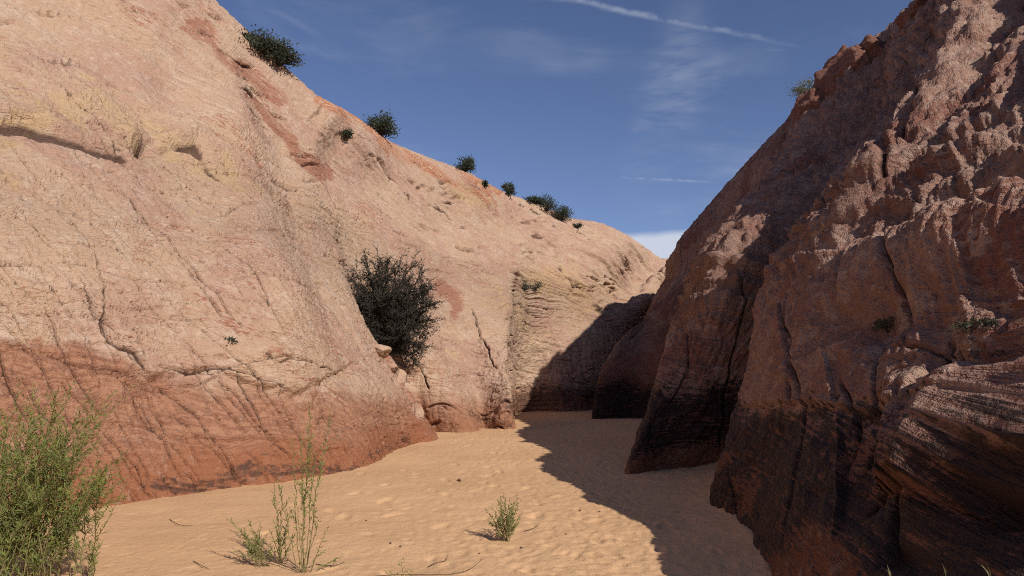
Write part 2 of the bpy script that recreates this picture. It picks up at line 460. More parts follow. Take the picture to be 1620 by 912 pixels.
# single cracks one can follow in the photograph
LC = [([(115,330),(135,365),(160,415),(165,440),(190,455)],1.2), ([(165,440),(170,470),(166,505),(175,523),(200,546),(220,558),(250,588)],1.7),
      ([(165,270),(200,300),(240,340),(270,370),(285,400),(310,425),(330,452)],1.4), ([(255,571),(280,576),(305,583),(330,576),(360,578),(400,586),(440,603),(470,621)],1.5),
      ([(420,551),(450,568),(480,568),(505,571),(537,586)],1.3), ([(40,596),(65,641),(90,666),(105,701)],1.2), ([(100,596),(165,666),(225,731),(245,776)],1.2),
      ([(0,655),(30,690),(60,730)],1.1), ([(190,581),(240,656),(300,716),(330,760)],1.1), ([(245,621),(270,666),(272,680)],1.0),
      ([(250,588),(320,651),(360,706),(385,751),(415,776)],1.3), ([(370,576),(400,621),(425,671),(440,691),(480,726)],1.2),
      ([(0,330),(40,350),(95,385),(160,385),(215,398)],1.0), ([(20,335),(60,365),(95,400),(120,430)],.9),
      ([(330,452),(380,470),(430,480),(470,520)],1.0), ([(200,470),(260,500),(320,505),(360,540)],.8),
      ([(520,395),(545,430),(562,470),(575,500)],1.6), ([(300,735),(325,770),(345,790)],1.2), ([(265,740),(300,785)],1.1),
      ([(750,485),(757,515),(770,545),(785,580)],1.6), ([(675,300),(700,330),(715,350)],1.4), ([(600,255),(640,300),(655,330)],1.5), ([(905,340),(920,365),(935,375)],1.6),
      ([(820,315),(850,330),(885,360)],2.0), ([(880,420),(905,450),(925,460)],1.5), ([(650,560),(668,590),(680,620)],1.4)]
dwx = fbm(Q, .5, 2, .5, 91) * 7; dwy = fbm(Q, .5, 2, .5, 95) * 7
qx, qy = px + dwx, py + dwy
front = (tq[None, :] < 1.02)
for pts, s in LC:
    d, _, fr = pdist(qx, qy, pts)
    d = d * dd / F
    wd = .010 * s * sc ** .8
    c = np.exp(-(d / wd) ** 2) * sstep(fr, 0, .08) * (1 - sstep(fr, .9, 1)) * front
    crack = np.maximum(crack, c * min(1, .55 + .35 * s))
# relief
# bedding: upper slope laminae fall with the slope, lower ones lie flatter
dsl = SP(430,200) - SP(300,70); nb1 = np.cross(dsl, surf_n(365, 135, Q, 40)); nb1 /= np.linalg.norm(nb1)
if nb1[2] < 0: nb1 = -nb1
nb2 = V((.10, .16, .98)); nb2 /= np.linalg.norm(nb2)
zc = Q[..., 2] + .5 * fbm(Q, 3, 2, .5, 41)
up = sstep(zc, 3.2, 6.5)
sw = fbm(Q, 4.5, 2, .5, 45)
swirl = fbm(Q, 1.6, 2, .5, 47)
bed = (Q @ nb1) * up + (Q @ nb2) * (1 - up) + .55 * sw * (1 - .55 * up) + .22 * swirl * (1 - .5 * up)
al = np.cross(nL1, nb1); al /= np.linalg.norm(al)
iso = 1 - .8 * up
D = .26 * fbm(Q, 7, 2, .5, 1) + .08 * sc ** .5 * fbm(Q, 2.3, 3, .5, 2) * (1 - .5 * up) + .035 * sc ** .7 * fbm(Q, .62, 3, .55, 3, True) * iso
D += .016 * sc ** .6 * fbm(Q, .17, 3, .6, 4, True) * iso
SA = np.stack([(Q @ al) / 6, bed, (Q @ nL1) * .5], -1)
D += up * (.085 * fbm(SA, .8, 3, .55, 6) + .05 * fbm(SA, .22, 3, .6, 7, True)) * sc ** .5
bp3 = np.stack([bed * 5.5, fbm(Q, 5, 1, .5, 50) * 2, np.zeros_like(bed)], -1)
lam = pn(bp3, 51) + .6 * pn(bp3 * 2.7 + 9, 52)
D += (.014 + .006 * up) * sc ** .8 * lam + blk
slab = fbm(np.stack([bed * 1.1, Q[..., 0] * .12, Q[..., 1] * .12], -1), 1, 2, .5, 55)
D += .05 * sc ** .7 * up * np.tanh(slab * 4)
# the overhanging fold high on the near slope
fold = [(-60,182),(0,186),(45,193),(75,208),(110,218),(165,236),(200,242),(232,232),(300,242),(345,275),(395,295)]
d, s_, fr = pdist(px + .35 * dwx, py + .35 * dwy, fold); dm = d * dd / F
above = (s_ < 0)
ff = (1 - sstep(fr, .82, 1.0)) * front
sd = np.where(above, dm, -dm)
D += .40 * sstep(sd, -.12, .16) * np.exp(-np.maximum(sd, 0) / 1.0) * ff * sstep(fbm(Q, 1.5, 2, .5, 60), -.5, .3)
crack = np.maximum(crack, np.exp(-((sd + .10) / .05) ** 2) * ff * sstep(fbm(Q, .8, 2, .5, 61), -.35, .1))  # crease under the fold also darkened through the crack colour, as painted shade
for bx_, by_, br_, ba_ in ((120, 178, 70, .22), (305, 232, 60, .20), (40, 120, 60, .14), (215, 150, 40, .12)):
    D += ba_ * np.exp(-((px - bx_) ** 2 + (py - by_) ** 2) / br_ ** 2) * front
f2 = [(232,228),(225,205),(205,180),(180,150),(165,140)]
d, s_, fr = pdist(qx, qy, f2); dm = d * dd / F
D -= .26 * np.exp(-(dm / .20) ** 2) * (1 - fr) * front
# the banked fold below the long diagonal crack
d, s_, fr = pdist(qx, qy, [(165,500),(200,546),(250,588),(330,576),(470,621),(537,586)]); dm = d * dd / F
sd = np.where(s_ > 0, dm, -dm)
D -= .12 * sstep(sd, -.06, .06) * np.exp(-np.maximum(sd, 0) / .6) * front
# small ledges and pockets under the ridge
for pts, a in (([(505,160),(522,170),(530,176)], .9), ([(590,245),(615,268),(640,300)], .5), ([(545,205),(560,218)], .5), ([(640,285),(700,300),(760,312)], .5),
               ([(870,375),(890,395)], .6), ([(905,455),(915,470)], .6)):
    d, s_, fr = pdist(qx, qy, pts); dm = d * dd / F
    sd = np.where(s_ > 0, dm, -dm); ends = sstep(fr, 0, .25) * (1 - sstep(fr, .75, 1))
    D -= .30 * a * sstep(sd, -.12, .12) * np.exp(-np.maximum(sd, 0) / .35) * front * ends
# buttress ribs and the cleft under the bush
D += .08 * sstep(dd, 16, 19) * (1 - sstep(Q[..., 2], 2, 6)) * fbm(Q * V((1.6, 1.2, .35)), 1.0, 3, .55, 71, True)
# short open partings along the laminae
pit = pn(np.stack([bed * 6 / sc ** .6, (Q @ al) * .5, Q[..., 2] * .1], -1), 81) + .5 * pn(np.stack([bed * 14 / sc ** .6, (Q @ al) * 1.3, Q[..., 1] * .2], -1), 82)
pit = sstep(pit, .50, .74) * (.35 + .65 * up)
D -= .045 * sc ** .7 * pit
crack = np.maximum(crack, .55 * pit)
D -= (.07 + .05 * sc) * crack ** .8
Q2 = Q + N * D[..., None]
Q2 = fit_edge(Q2, tq, SKY_L, 'z')
px, py, dd = proj(Q2)
# stains
n1 = fbm(Q, 3.0, 3, .55, 101); n2 = fbm(Q, 1.1, 3, .55, 102)
zl = Q2[..., 2]
rag = .22 * fbm(Q, .35, 3, .6, 121)
lowline = rag + 1.95 - .5 * sstep(px, 130, 350) - .35 * sstep(px, 400, 620) + .10 * n1 + .10 * n2
lsw = .15 + .5 * sstep(px, 110, 330)
low = (1 - sstep(zl, lowline - lsw, lowline + lsw * .8)) * (1 - .35 * sstep(px, 640, 700))
foot = 1 - sstep(zl, .25 + .3 * n2, .75 + .3 * n2)
foot *= .85


def blob(pts, wpx, fade=1.):
    d, _, fr = pdist(px + 30 * n2, py + 30 * n1, pts); return np.exp(-(d / wpx) ** 2) * fade * front


red = .12 + .30 * sstep(n1, .05, .45)
for pts, wpx, a in (([(300,40),(350,80),(400,120),(440,150)], 13, .75), ([(400,150),(430,190),(470,230),(520,275)], 16, .8), ([(215,395),(270,350),(300,360)], 22, .45),
                    ([(330,375),(400,380),(430,400)], 14, .5), ([(250,0),(290,20),(330,70)], 12, .4), ([(690,450),(720,470),(710,500)], 16, .8), ([(560,500),(640,420)], 14, .3),
                    ([(735,290),(765,310),(780,330)], 14, .6),
                    ([(330,500),(400,520),(480,600)], 30, .45), ([(500,620),(560,650),(620,690)], 30, .5), ([(250,480),(330,470),(420,450)], 20, .35)):
    red = np.maximum(red, blob(pts, wpx, a))
band = np.zeros_like(red)
for pts, wpx, a in (([(505,158),(570,190),(620,232),(680,262),(740,285),(790,303)], 11, 1.), ([(600,222),(660,258),(715,284),(770,312)], 13, 1.)):
    d, _, fr = pdist(px + 8 * n2, py + 8 * n1, pts); band = np.maximum(band, a * np.exp(-(d / wpx) ** 4) * front)
och = .05 + .25 * sstep(n2, .1, .5)
for pts, wpx, a in (([(20,200),(120,150),(250,220),(350,260)], 55, .55), ([(0,90),(60,180)], 40, .45), ([(0,183),(45,190)], 7, 1.0), ([(250,235),(340,280),(390,290)], 25, .6),
                    ([(740,310),(770,335),(720,300)], 14, .85), ([(850,440),(900,440),(930,480)], 40, .65), ([(780,460),(840,520)], 40, .5), ([(700,560),(750,600)], 40, .35), ([(15,270),(30,285)], 18, .8)):
    och = np.maximum(och, blob(pts, wpx, a))
varn_shade = np.full(px.shape, -.75, np.float32)
for pts, wpx, a in (([(250,770),(330,765),(400,745)], 34, .62), ([(400,735),(440,742),(500,738),(560,745)], 24, .64), ([(590,725),(640,695)], 20, .5), ([(230,770),(280,785)], 16, .45),
                    ([(280,700),(340,715),(440,722)], 22, .30), ([(220,560),(300,590)], 18, .05), ([(745,660),(775,668),(805,672)], 16, .55), ([(700,685),(730,678)], 10, .4),
                    ([(800,580),(812,640),(814,670)], 7, .25), ([(820,640),(880,630),(960,620)], 45, .75), ([(640,660),(680,680)], 12, .2)):  # far alcove foot: varnish plus its deep shade, painted into the same mask
    d, _, fr = pdist(px + 14 * n2, py + 14 * n1, pts); varn_shade = np.maximum(varn_shade, np.where(front, -.75 + (a + .75) * np.exp(-(d / wpx) ** 2), -.75))
ma = np.stack([red, low, varn_shade, och], -1)
mb = np.stack([.5 + .55 * fbm(Q, 2.2, 3, .55, 111), .5 + .6 * fbm(Q, .42, 4, .6, 112), foot, band * (.62 + .55 * pn(np.stack([bed * 2.6, Q[..., 0] * .25, Q[..., 1] * .25], -1), 131))], -1)
flipL = N[575, 230] @ np.cross(Q[576, 230] - Q[575, 230], Q[575, 231] - Q[575, 230]) < 0
left = grid_mesh('sandstone_cliff_left', Q2, dict(ma=ma, mb=mb, bed=bed, crk=crack), M_L, flipL)
tag(left, 'sunlit pale pink and tan sandstone slope rising along the left of the sand', 'cliff', kind='structure')
QL = Q2; TL = tq

# ------------------------------------------------------------------ RIGHT CLIFF
RS = [
 [(3.6,-16,0),(4.6,-16,1.5),(5.4,-16,2.4),(9.8,-15,7),(17,-13,14)],
 [(2.8,-5,0),(3.8,-5,1.3),(4.6,-5,2.0),(9.2,-4,6.6),(17,-1,13.4)],
 [(2.15,1,0),(3.25,1.2,1.2),(4.1,1.3,1.9),(8.3,3,6.7),(16.2,7,13.4)],
 [(1.88,4.6,0),(2.62,4.9,1.15),(3.4,5.2,2.0),(7.9,8,6.7),(15.7,13,13.4)],
 [G(1172,850),(2.75,6.7,1.2),(3.4,7.0,2.2),(7.9,10.5,6.6),(15.2,16.2,13.3)],
 [G(1116,792),(2.95,9.0,1.2),(3.65,9.4,2.3),(7.9,13.7,6.7),(14.5,20,13.4)],
 [(3.65,11.3,0),(4.0,11.4,1.2),(4.5,11.7,2.5),(7.9,15.4,7),P(1448,0,23)],
 [(2.7,11.35,0),(3.0,11.6,1.2),(3.6,12.1,2.6),(5.9,15.5,5.0),(8.4,18.7,8),P(1388,58,24.8)],
 [G(987,750),P(1021,644,11.8),P(1041,565,12.7),P(1076,496,14),P(1135,437,16.5),P(1180,363,19),P(1230,280,22),P(1300,170,25),P(1332,84,27)],
 [(2.3,13,0),(3.0,13.6,1.5),(4.0,14.8,3),(7.1,19.5,6),(10.1,24.2,9.5),P(1262,150,29)],
 [(4.2,18,0),(5.2,19,2),(6.8,21,4.5),(9.5,26,8.5),P(1213,218,31.5)],
 [(5.8,24,0),(6.5,25,2),(7.6,26.5,4.5),(9.6,30,8.3),P(1145,295,34)],
 [(4.8,27.4,0),(5.2,27.7,2),P(1012,520,29),P(1072,425,32),P(1092,352,35)],
 [P(940,657,26.8),P(945,610,27.2),P(970,540,28.5),P(1002,505,30),P(1040,440,33),P(1073,377,36)],
 [(4.9,30.5,0),(5.6,31.5,2),P(1004,518,33),P(1047,447,36),P(1066,398,39)],
 [(8,40,0),(9.5,41,4),(11.5,42,7.5),(14,44,9)],
 [(14,55,0),(17,56,5),(20,58,8),(24,60,9)],
]
Q, tq = loft(RS, [(2.5, 1.2, .4), (9, 4, .4), (28, 8, -2)], 780, 490)
Q = fit_edge(Q, tq, SKY_R, 'x')
px, py, dd = proj(Q); N = normals(Q)
if N[300, 200, 0] > 0: N = -N
n0 = fbm(Q, 1.5, 2, .5, 199)
sc = np.clip(dd / 10, .6, 3.0); front = (tq[None, :] < 1.02)
# stretched frame: rock lobes run up the slope
ds = surf(1430, 180, Q) - surf(1300, 400, Q); ds /= np.linalg.norm(ds)
ns_ = surf_n(1365, 290, Q, 60); dc = np.cross(ds, ns_); dc /= np.linalg.norm(dc)
wv = np.stack([fbm(Q, 3, 2, .5, 201), fbm(Q, 3, 2, .5, 202), fbm(Q, 3, 2, .5, 203)], -1) * .7
QW = Q + wv
S3 = np.stack([QW @ ds / 7.0, QW @ dc, QW @ ns_], -1)
smooth = sstep(dd, 21, 27)                                        # the far lobe is smoother
z = Q[..., 2]
knob = sstep(z, 1.4, 3.2) * (1 - .75 * smooth)
D = .24 * fbm(Q, 6, 2, .5, 211)
D += (.06 + .08 * knob) * fbm(S3, 1.15, 3, .5, 212, True)
D += (.04 + .085 * knob) * sc ** .35 * fbm(S3, .30, 3, .58, 213, True)
D += (.010 + .012 * sstep(z, .3, 1.2) + .036 * knob) * sc ** .6 * fbm(S3, .10, 3, .65, 214, True)
# bedding: flat below, rising up the slope above
up = sstep(z + .6 * fbm(Q, 3, 2, .5, 221), 2.0, 4.5)
nbu = np.cross(ds, ns_); nbu /= np.linalg.norm(nbu)
if nbu[2] < 0: nbu = -nbu
bed = (Q @ V((.05, -.12, .99))) * (1 - up) + (Q @ nbu) * up + .35 * fbm(Q, 3.2, 2, .5, 222) * (.35 + .65 * up) + .16 * fbm(Q, 1.1, 2, .5, 223) * (.3 + .7 * up)
bp3 = np.stack([bed * 5, fbm(Q, 4, 1, .5, 224) * 2, np.zeros_like(bed)], -1)
lam = pn(bp3, 225) + .6 * pn(bp3 * 2.7 + 9, 226)
D += (.018 + .026 * up) * sc ** .6 * lam
stp = fbm(np.stack([bed * 1.5, Q[..., 0] * .2, Q[..., 1] * .2], -1), 1, 2, .5, 227)
D += .09 * knob * np.tanh(stp * 5)
crack = np.zeros(px.shape, np.float32)
qx, qy = px + fbm(Q, .5, 2, .5, 231) * 8, py + fbm(Q, .5, 2, .5, 232) * 8
for pts, s in (([(1612,525),(1595,586),(1570,656),(1530,756),(1485,816),(1440,880)],1.4), ([(1515,541),(1490,586),(1450,656),(1410,751),(1360,816)],1.4),
               ([(1407,541),(1395,571),(1390,636),(1385,691),(1355,756)],1.2), ([(1175,456),(1170,531),(1155,581),(1147,656),(1140,720)],.7),
               ([(1620,720),(1580,790),(1540,850)],1.1), ([(1400,545),(1460,560),(1520,570),(1575,562)],1.0), ([(1520,556),(1530,580),(1575,590)],.8), ([(1395,640),(1430,600),(1470,585)],.8),
               ([(1500,100),(1490,170),(1440,240),(1410,330)],1.2), ([(1270,480),(1275,560),(1260,640)],.9), ([(1340,600),(1350,680),(1330,740)],.8),
               ([(1620,640),(1600,720),(1570,800)],1.0), ([(1200,480),(1230,430),(1280,390)],.9), ([(1090,520),(1085,580),(1060,640)],.5)):
    d, _, fr = pdist(qx, qy, pts); d = d * dd / F
    D -= .07 * s * np.exp(-(d / .16) ** 2) * front * (px > 1330) * (py > 500)
    crack = np.maximum(crack, np.exp(-(d / (.018 * s * sc ** .8)) ** 2) * sstep(fr, 0, .08) * (1 - sstep(fr, .9, 1)) * front * min(1, .5 + .4 * s))
gA, oA = joint_set(Q, V((0, 0, 0)), ds, ns_, 1.3, 241, .6, .02, .0)
crack = np.maximum(crack, gA * .8 * front)
D -= .15 * crack ** .8
# the sunlit bench low on the near wall
d, s_, fr = pdist(qx, qy, [(1380,548),(1420,535),(1480,545),(1540,520),(1640,515)]); dm = d * dd / F
sd = np.where(s_ > 0, dm, -dm)
D += (.10 * sstep(sd, -.12, .10) * np.exp(-np.maximum(sd, 0) / .5) + .22 * sstep(sd, 0, .8) * np.exp(-np.maximum(sd - .8, 0) / .9) * sstep(px, 1370, 1430) - .12 * np.exp(-((sd + .2) / .2) ** 2)) * front
for pts, a in (([(1480,345),(1540,345),(1620,335)], 1.), ([(1420,400),(1470,385),(1540,380)], .7), ([(1520,250),(1580,240),(1620,250)], .7)):
    d, s_, fr = pdist(qx, qy, pts); dm = d * dd / F
    sd = np.where(s_ > 0, dm, -dm)
    D += (.24 * a * sstep(sd, -.15, .12) * np.exp(-np.maximum(sd, 0) / .55)) * front
d, s_, fr = pdist(px + 12 * n0, py + 12 * n0, [(1150,415),(1195,340),(1235,268),(1285,195),(1325,118)]); dm = d * dd / F
D += .75 * np.exp(-(dm / 1.0) ** 2) * front
Q2 = Q + N * (D * (1 - .35 * smooth))[..., None]
Q2 = fit_edge(Q2, tq, SKY_R, 'x')
px, py, dd = proj(Q2)
n1 = fbm(Q, 2.6, 3, .55, 301); n2 = fbm(Q, .9, 3, .55, 302)
zl = Q2[..., 2]
red = .15 + .5 * sstep(n1, .0, .4) + .25 * smooth
low = 1 - sstep(zl, .8 + .5 * n1 + .3 * n2, 1.7 + .5 * n1 + .3 * n2)
och = .05 + .3 * sstep(n2, .1, .5)
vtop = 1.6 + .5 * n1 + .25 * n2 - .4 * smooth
varn_shade = -.8 + 1.52 * (1 - sstep(zl, vtop - .5, vtop + .5)) - .42 * sstep(n1 + .6 * n2, .15, .6) * (1 - smooth)
d, _, fr = pdist(px + 20 * n2, py + 20 * n1, [(990,742),(1060,728),(1135,722)])
varn_shade = np.where((d < 26) & front, varn_shade - .8 * np.exp(-(d / 16) ** 2), varn_shade)             # clean orange foot of the middle buttress
for pts, wpx, a in (([(1290,860),(1330,900),(1240,905)], 30, .8), ([(1440,770),(1400,760)], 22, .5), ([(1340,745),(1360,700)], 20, .4)):
    d, _, fr = pdist(px + 20 * n2, py + 20 * n1, pts); varn_shade = varn_shade - a * np.exp(-(d / wpx) ** 2)
ma = np.stack([red, low, varn_shade, och], -1)
foot = .8 * (1 - sstep(zl, .2 + .3 * n2, .6 + .3 * n2))
mb = np.stack([.5 + .55 * fbm(Q, 2.0, 3, .55, 311), .5 + .6 * fbm(Q, .4, 4, .6, 312), foot, 0 * up], -1)
flipR = N[300, 200] @ np.cross(Q[301, 200] - Q[300, 200], Q[300, 201] - Q[300, 200]) < 0
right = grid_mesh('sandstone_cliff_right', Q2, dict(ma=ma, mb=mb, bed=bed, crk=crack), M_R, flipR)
tag(right, 'shaded dark red knobbly sandstone wall with black varnish along its foot on the right', 'cliff', kind='structure')
QR = Q2; TR = tq

# ------------------------------------------------------------------ SAND FLOOR
def sand_material():
    m = bpy.data.materials.new('sand'); m.use_nodes = True; t = NT(m.node_tree)
    co = t.n('ShaderNodeTexCoord').outputs['Object']
    nL = t.noise(co, .35, 4, .55); nM = t.noise(co, 3, 4, .6); nG = t.noise(co, 160, 3, .7); nS = t.noise(co, 45, 3, .65)
    c = t.mix(t.ss(nL, .35, .65), (.595, .368, .198), (.55, .332, .176))
    c = t.mix(t.m('MULTIPLY', t.ss(nM, .5, .75), .35), c, (.45, .25, .13))
    c = t.mix(t.m('MULTIPLY', t.ss(nS, .56, .72), .38), c, (.30, .17, .095))
    c = t.mix(t.m('MULTIPLY', t.ss(nG, .5, .8), .2), c, (.62, .42, .24))
    h = t.m('ADD', t.m('MULTIPLY', nS, .006), t.m('ADD', t.m('MULTIPLY', nG, .002), t.m('MULTIPLY', t.noise(co, 12, 3, .55), .012)))
    bp = t.n('ShaderNodeBump'); bp.inputs['Strength'].default_value = 1.0; bp.inputs['Distance'].default_value = 1; t.put(bp.inputs['Height'], h)
    principled(t, c, .95, bp.outputs[0], .1)
    return m


M_SAND = sand_material()
ys = [4.0]
while ys[-1] < 30: ys.append(ys[-1] + max(.016, ys[-1] ** 2 / (CAMZ * 683) * .75))
ys = np.concatenate([[-300, -150, -80, -40, -20, -10, -5, -2, 0, 1.5, 2.5, 3.2, 3.7], ys, np.linspace(31, 60, 30), [70, 90, 130, 200, 400]])
xs = np.concatenate([[-300, -150, -80, -50, -30, -20, -14, -10, -8, -7], np.arange(-6, 6.4, .021), [7, 8, 10, 14, 20, 30, 50, 80, 150, 300]])
X, Y = np.meshgrid(xs, ys, indexing='ij')


def sand_h(X, Y):
    p = np.stack([X, Y, np.zeros_like(X)], -1)
    h = .05 * fbm(p, 3.5, 2, .5, 401) + .018 * fbm(p, .9, 2, .5, 402) + .0 * X
    # drifts banked against the foot of the right wall and a rise at the canyon mouth
    wallx = np.interp(Y, [0, 4.6, 7.2, 8.7, 11.3, 13, 18, 24, 27, 60], [1.9, 1.85, 2.3, 2.5, 3.6, 3.0, 4.2, 5.6, 3.5, 10])
    h += .16 * np.exp(-np.maximum(wallx - X, 0) / .45) * sstep(Y, 3, 8) * (1 - sstep(Y, 14, 20))
    h -= .20 * sstep(Y, 21, 29)
    return h


H = sand_h(X, Y)
p3 = np.stack([X, Y, np.zeros_like(X)], -1)
near = (np.abs(X) < 6.5) & (Y > 3.5) & (Y < 40)
tr = sstep(X - (.2 - .02 * Y), -1.8, 1.2)                          # trampled more towards the right
H += near * (.006 + .010 * tr) * fbm(p3, .24, 3, .6, 403) + near * (.004 + .004 * tr) * fbm(p3, .075, 2, .6, 404)
H += near * .006 * (1 - tr) * pn(np.stack([X * .7 + .3 * Y, Y * 2.2 - X * .6, X * 0], -1), 405)
# footprints and dents: oval pits with a low rim
dents = []
for k in range(1700):
    y = 4.3 + 16 * rng.random() ** 1.5; x = rng.normal(.6 - .02 * y, 1.0) if k % 4 else rng.uniform(-4.5, 1.5)
    dents.append((x, y, rng.uniform(.025, .07), rng.uniform(.035, .11), rng.uniform(-.8, .8), rng.uniform(.004, .011)))
for k, (fx, fy) in enumerate([(805, 690), (797, 700), (790, 709), (782, 716), (785, 727), (773, 737), (790, 745), (775, 752), (765, 765), (742, 705), (720, 735), (705, 760), (640, 745), (610, 770), (560, 785)]):
    g = G(fx, fy)
    dents.append((g[0], g[1], .06, .14, rng.uniform(-.3, .5), .022))
for k in range(40):
    y = 4.6 + 7 * rng.random(); x = rng.uniform(-2.6, 1.6)
    dents.append((x, y, .06, .14, rng.uniform(-.7, .7), .018))
for x, y, a, b, th, dp in dents:
    i0, i1 = np.searchsorted(xs, [x - 3 * b, x + 3 * b]); j0, j1 = np.searchsorted(ys, [y - 3 * b, y + 3 * b])
    if i1 <= i0 or j1 <= j0: continue
    xx = X[i0:i1, j0:j1] - x; yy = Y[i0:i1, j0:j1] - y
    c, s = math.cos(th), math.sin(th)
    r = np.sqrt(((xx * c - yy * s) / a) ** 2 + ((xx * s + yy * c) / b) ** 2)
    H[i0:i1, j0:j1] += -dp * np.exp(-r ** (6 if dp > .008 else 3)) + .18 * dp * np.exp(-((r - 1.5) / .4) ** 2)
sand = grid_mesh('sand_floor', np.stack([X, Y, H], -1), {}, M_SAND)
tag(sand, 'orange tan sand floor of the wash with footprints and drifts', 'sand', kind='structure')
#@@DETAILS
# ------------------------------------------------------------------ helpers for things
def simple_mat(name, c1, c2, rough=.8, scale=8, transl=0.0, bump=0.0):
    m = bpy.data.materials.new(name); m.use_nodes = True; t = NT(m.node_tree)
    co = t.n('ShaderNodeTexCoord').outputs['Object']
    c = t.mix(t.ss(t.noise(co, scale, 2, .6), .35, .65), c1, c2)
    nrm = None
    if bump:
        bp = t.n('ShaderNodeBump'); bp.inputs['Strength'].default_value = bump; bp.inputs['Distance'].default_value = .02
        t.put(bp.inputs['Height'], t.noise(co, scale * 6, 3, .6)); nrm = bp.outputs[0]
    b = principled(t, c, rough, nrm, .3)
    if transl:
        tr = t.n('ShaderNodeBsdfTranslucent'); t.put(tr.inputs[0], c)
        mx = t.n('ShaderNodeMixShader'); mx.inputs[0].default_value = transl
        o = [n for n in t.t.nodes if n.type == 'OUTPUT_MATERIAL'][0]
        t.t.links.new(b.outputs[0], mx.inputs[1]); t.t.links.new(tr.outputs[0], mx.inputs[2]); t.t.links.new(mx.outputs[0], o.inputs[0])
    return m


M_LEAF = simple_mat('willow_leaf', (.225, .250, .062), (.120, .160, .042), .55, 14, .25)
M_LEAF2 = simple_mat('olive_leaf', (.27, .28, .085), (.16, .185, .06), .6, 18, .25)
M_STEM = simple_mat('willow_stem', (.20, .15, .065), (.14, .12, .05), .8, 20)
M_TWIG = simple_mat('grey_twig', (.060, .050, .040), (.036, .030, .025), .9, 6)
M_DARKLEAF = simple_mat('dark_leaf', (.046, .044, .026), (.024, .023, .016), .8, 5, .10)
M_SHRUB = simple_mat('sage_leaf', (.070, .080, .045), (.034, .040, .024), .8, 3, .12)
M_DRY = simple_mat('dry_twig', (.11, .065, .04), (.06, .036, .025), .9, 12)
M_GRASS = simple_mat('dry_grass', (.26, .24, .10), (.15, .15, .07), .8, 10, .25)
M_PEB = simple_mat('pebble', (.17, .085, .055), (.09, .05, .035), .85, 30, 0, .5)


def new_obj(name, verts, faces, mat, parent=None, smooth=True):
    me = bpy.data.meshes.new(name); me.from_pydata([tuple(v) for v in verts], [], faces); me.update()
    if smooth: me.polygons.foreach_set('use_smooth', [True] * len(me.polygons))
    me.materials.append(mat)
    o = bpy.data.objects.new(name, me); COL.objects.link(o)
    if parent is not None: o.parent = parent
    return o


def empty(name, loc):
    o = bpy.data.objects.new(name, None); o.location = tuple(map(float, loc)); o.empty_display_size = .1; COL.objects.link(o); return o


class MB:
    def __init__(s): s.v = []; s.f = []
    def tube(s, pts, r0, r1, k=4):
        pts = np.asarray(pts, float); n = len(pts); d = np.gradient(pts, axis=0)
        d /= np.maximum(np.linalg.norm(d, axis=1, keepdims=True), 1e-9)
        ref = np.array([0, 0, 1.]) if abs(d[0, 2]) < .9 else np.array([1., 0, 0])
        a = np.cross(d, ref); a /= np.maximum(np.linalg.norm(a, axis=1, keepdims=True), 1e-9); b = np.cross(d, a)
        i0 = len(s.v)
        for i in range(n):
            r = r0 + (r1 - r0) * i / max(1, n - 1)
            for j in range(k):
                th = 2 * math.pi * j / k
                s.v.append(pts[i] + r * (math.cos(th) * a[i] + math.sin(th) * b[i]))
        for i in range(n - 1):
            for j in range(k):
                s.f.append((i0 + i * k + j, i0 + i * k + (j + 1) % k, i0 + (i + 1) * k + (j + 1) % k, i0 + (i + 1) * k + j))
        s.f.append(tuple(i0 + (n - 1) * k + j for j in range(k)))
    def leaf(s, p, d, L, W, droop=.15):
        """narrow pointed blade, folded a little along its rib"""
        d = d / np.linalg.norm(d); r = rng.normal(size=3); sd = np.cross(d, r); sd /= max(np.linalg.norm(sd), 1e-9); up = np.cross(sd, d)
        i = len(s.v); mid = p + d * L * .45 + up * L * droop * .5; tip = p + d * L - np.array([0, 0, droop * L * .5])
        s.v += [p, mid - sd * W / 2 + up * W * .25, mid, mid + sd * W / 2 + up * W * .25, tip]
        s.f += [(i, i + 2, i + 1), (i, i + 3, i + 2), (i + 1, i + 2, i + 4), (i + 2, i + 3, i + 4)]
    def build(s, name, mat, parent=None, origin=None, smooth=True):
        v = np.asarray(s.v)
        if origin is not None: v = v - np.asarray(origin)
        return new_obj(name, v, s.f, mat, parent, smooth)


def bez(a, b, c, n):
    u = np.linspace(0, 1, n)[:, None]; return (1 - u) ** 2 * a + 2 * u * (1 - u) * b + u * u * c


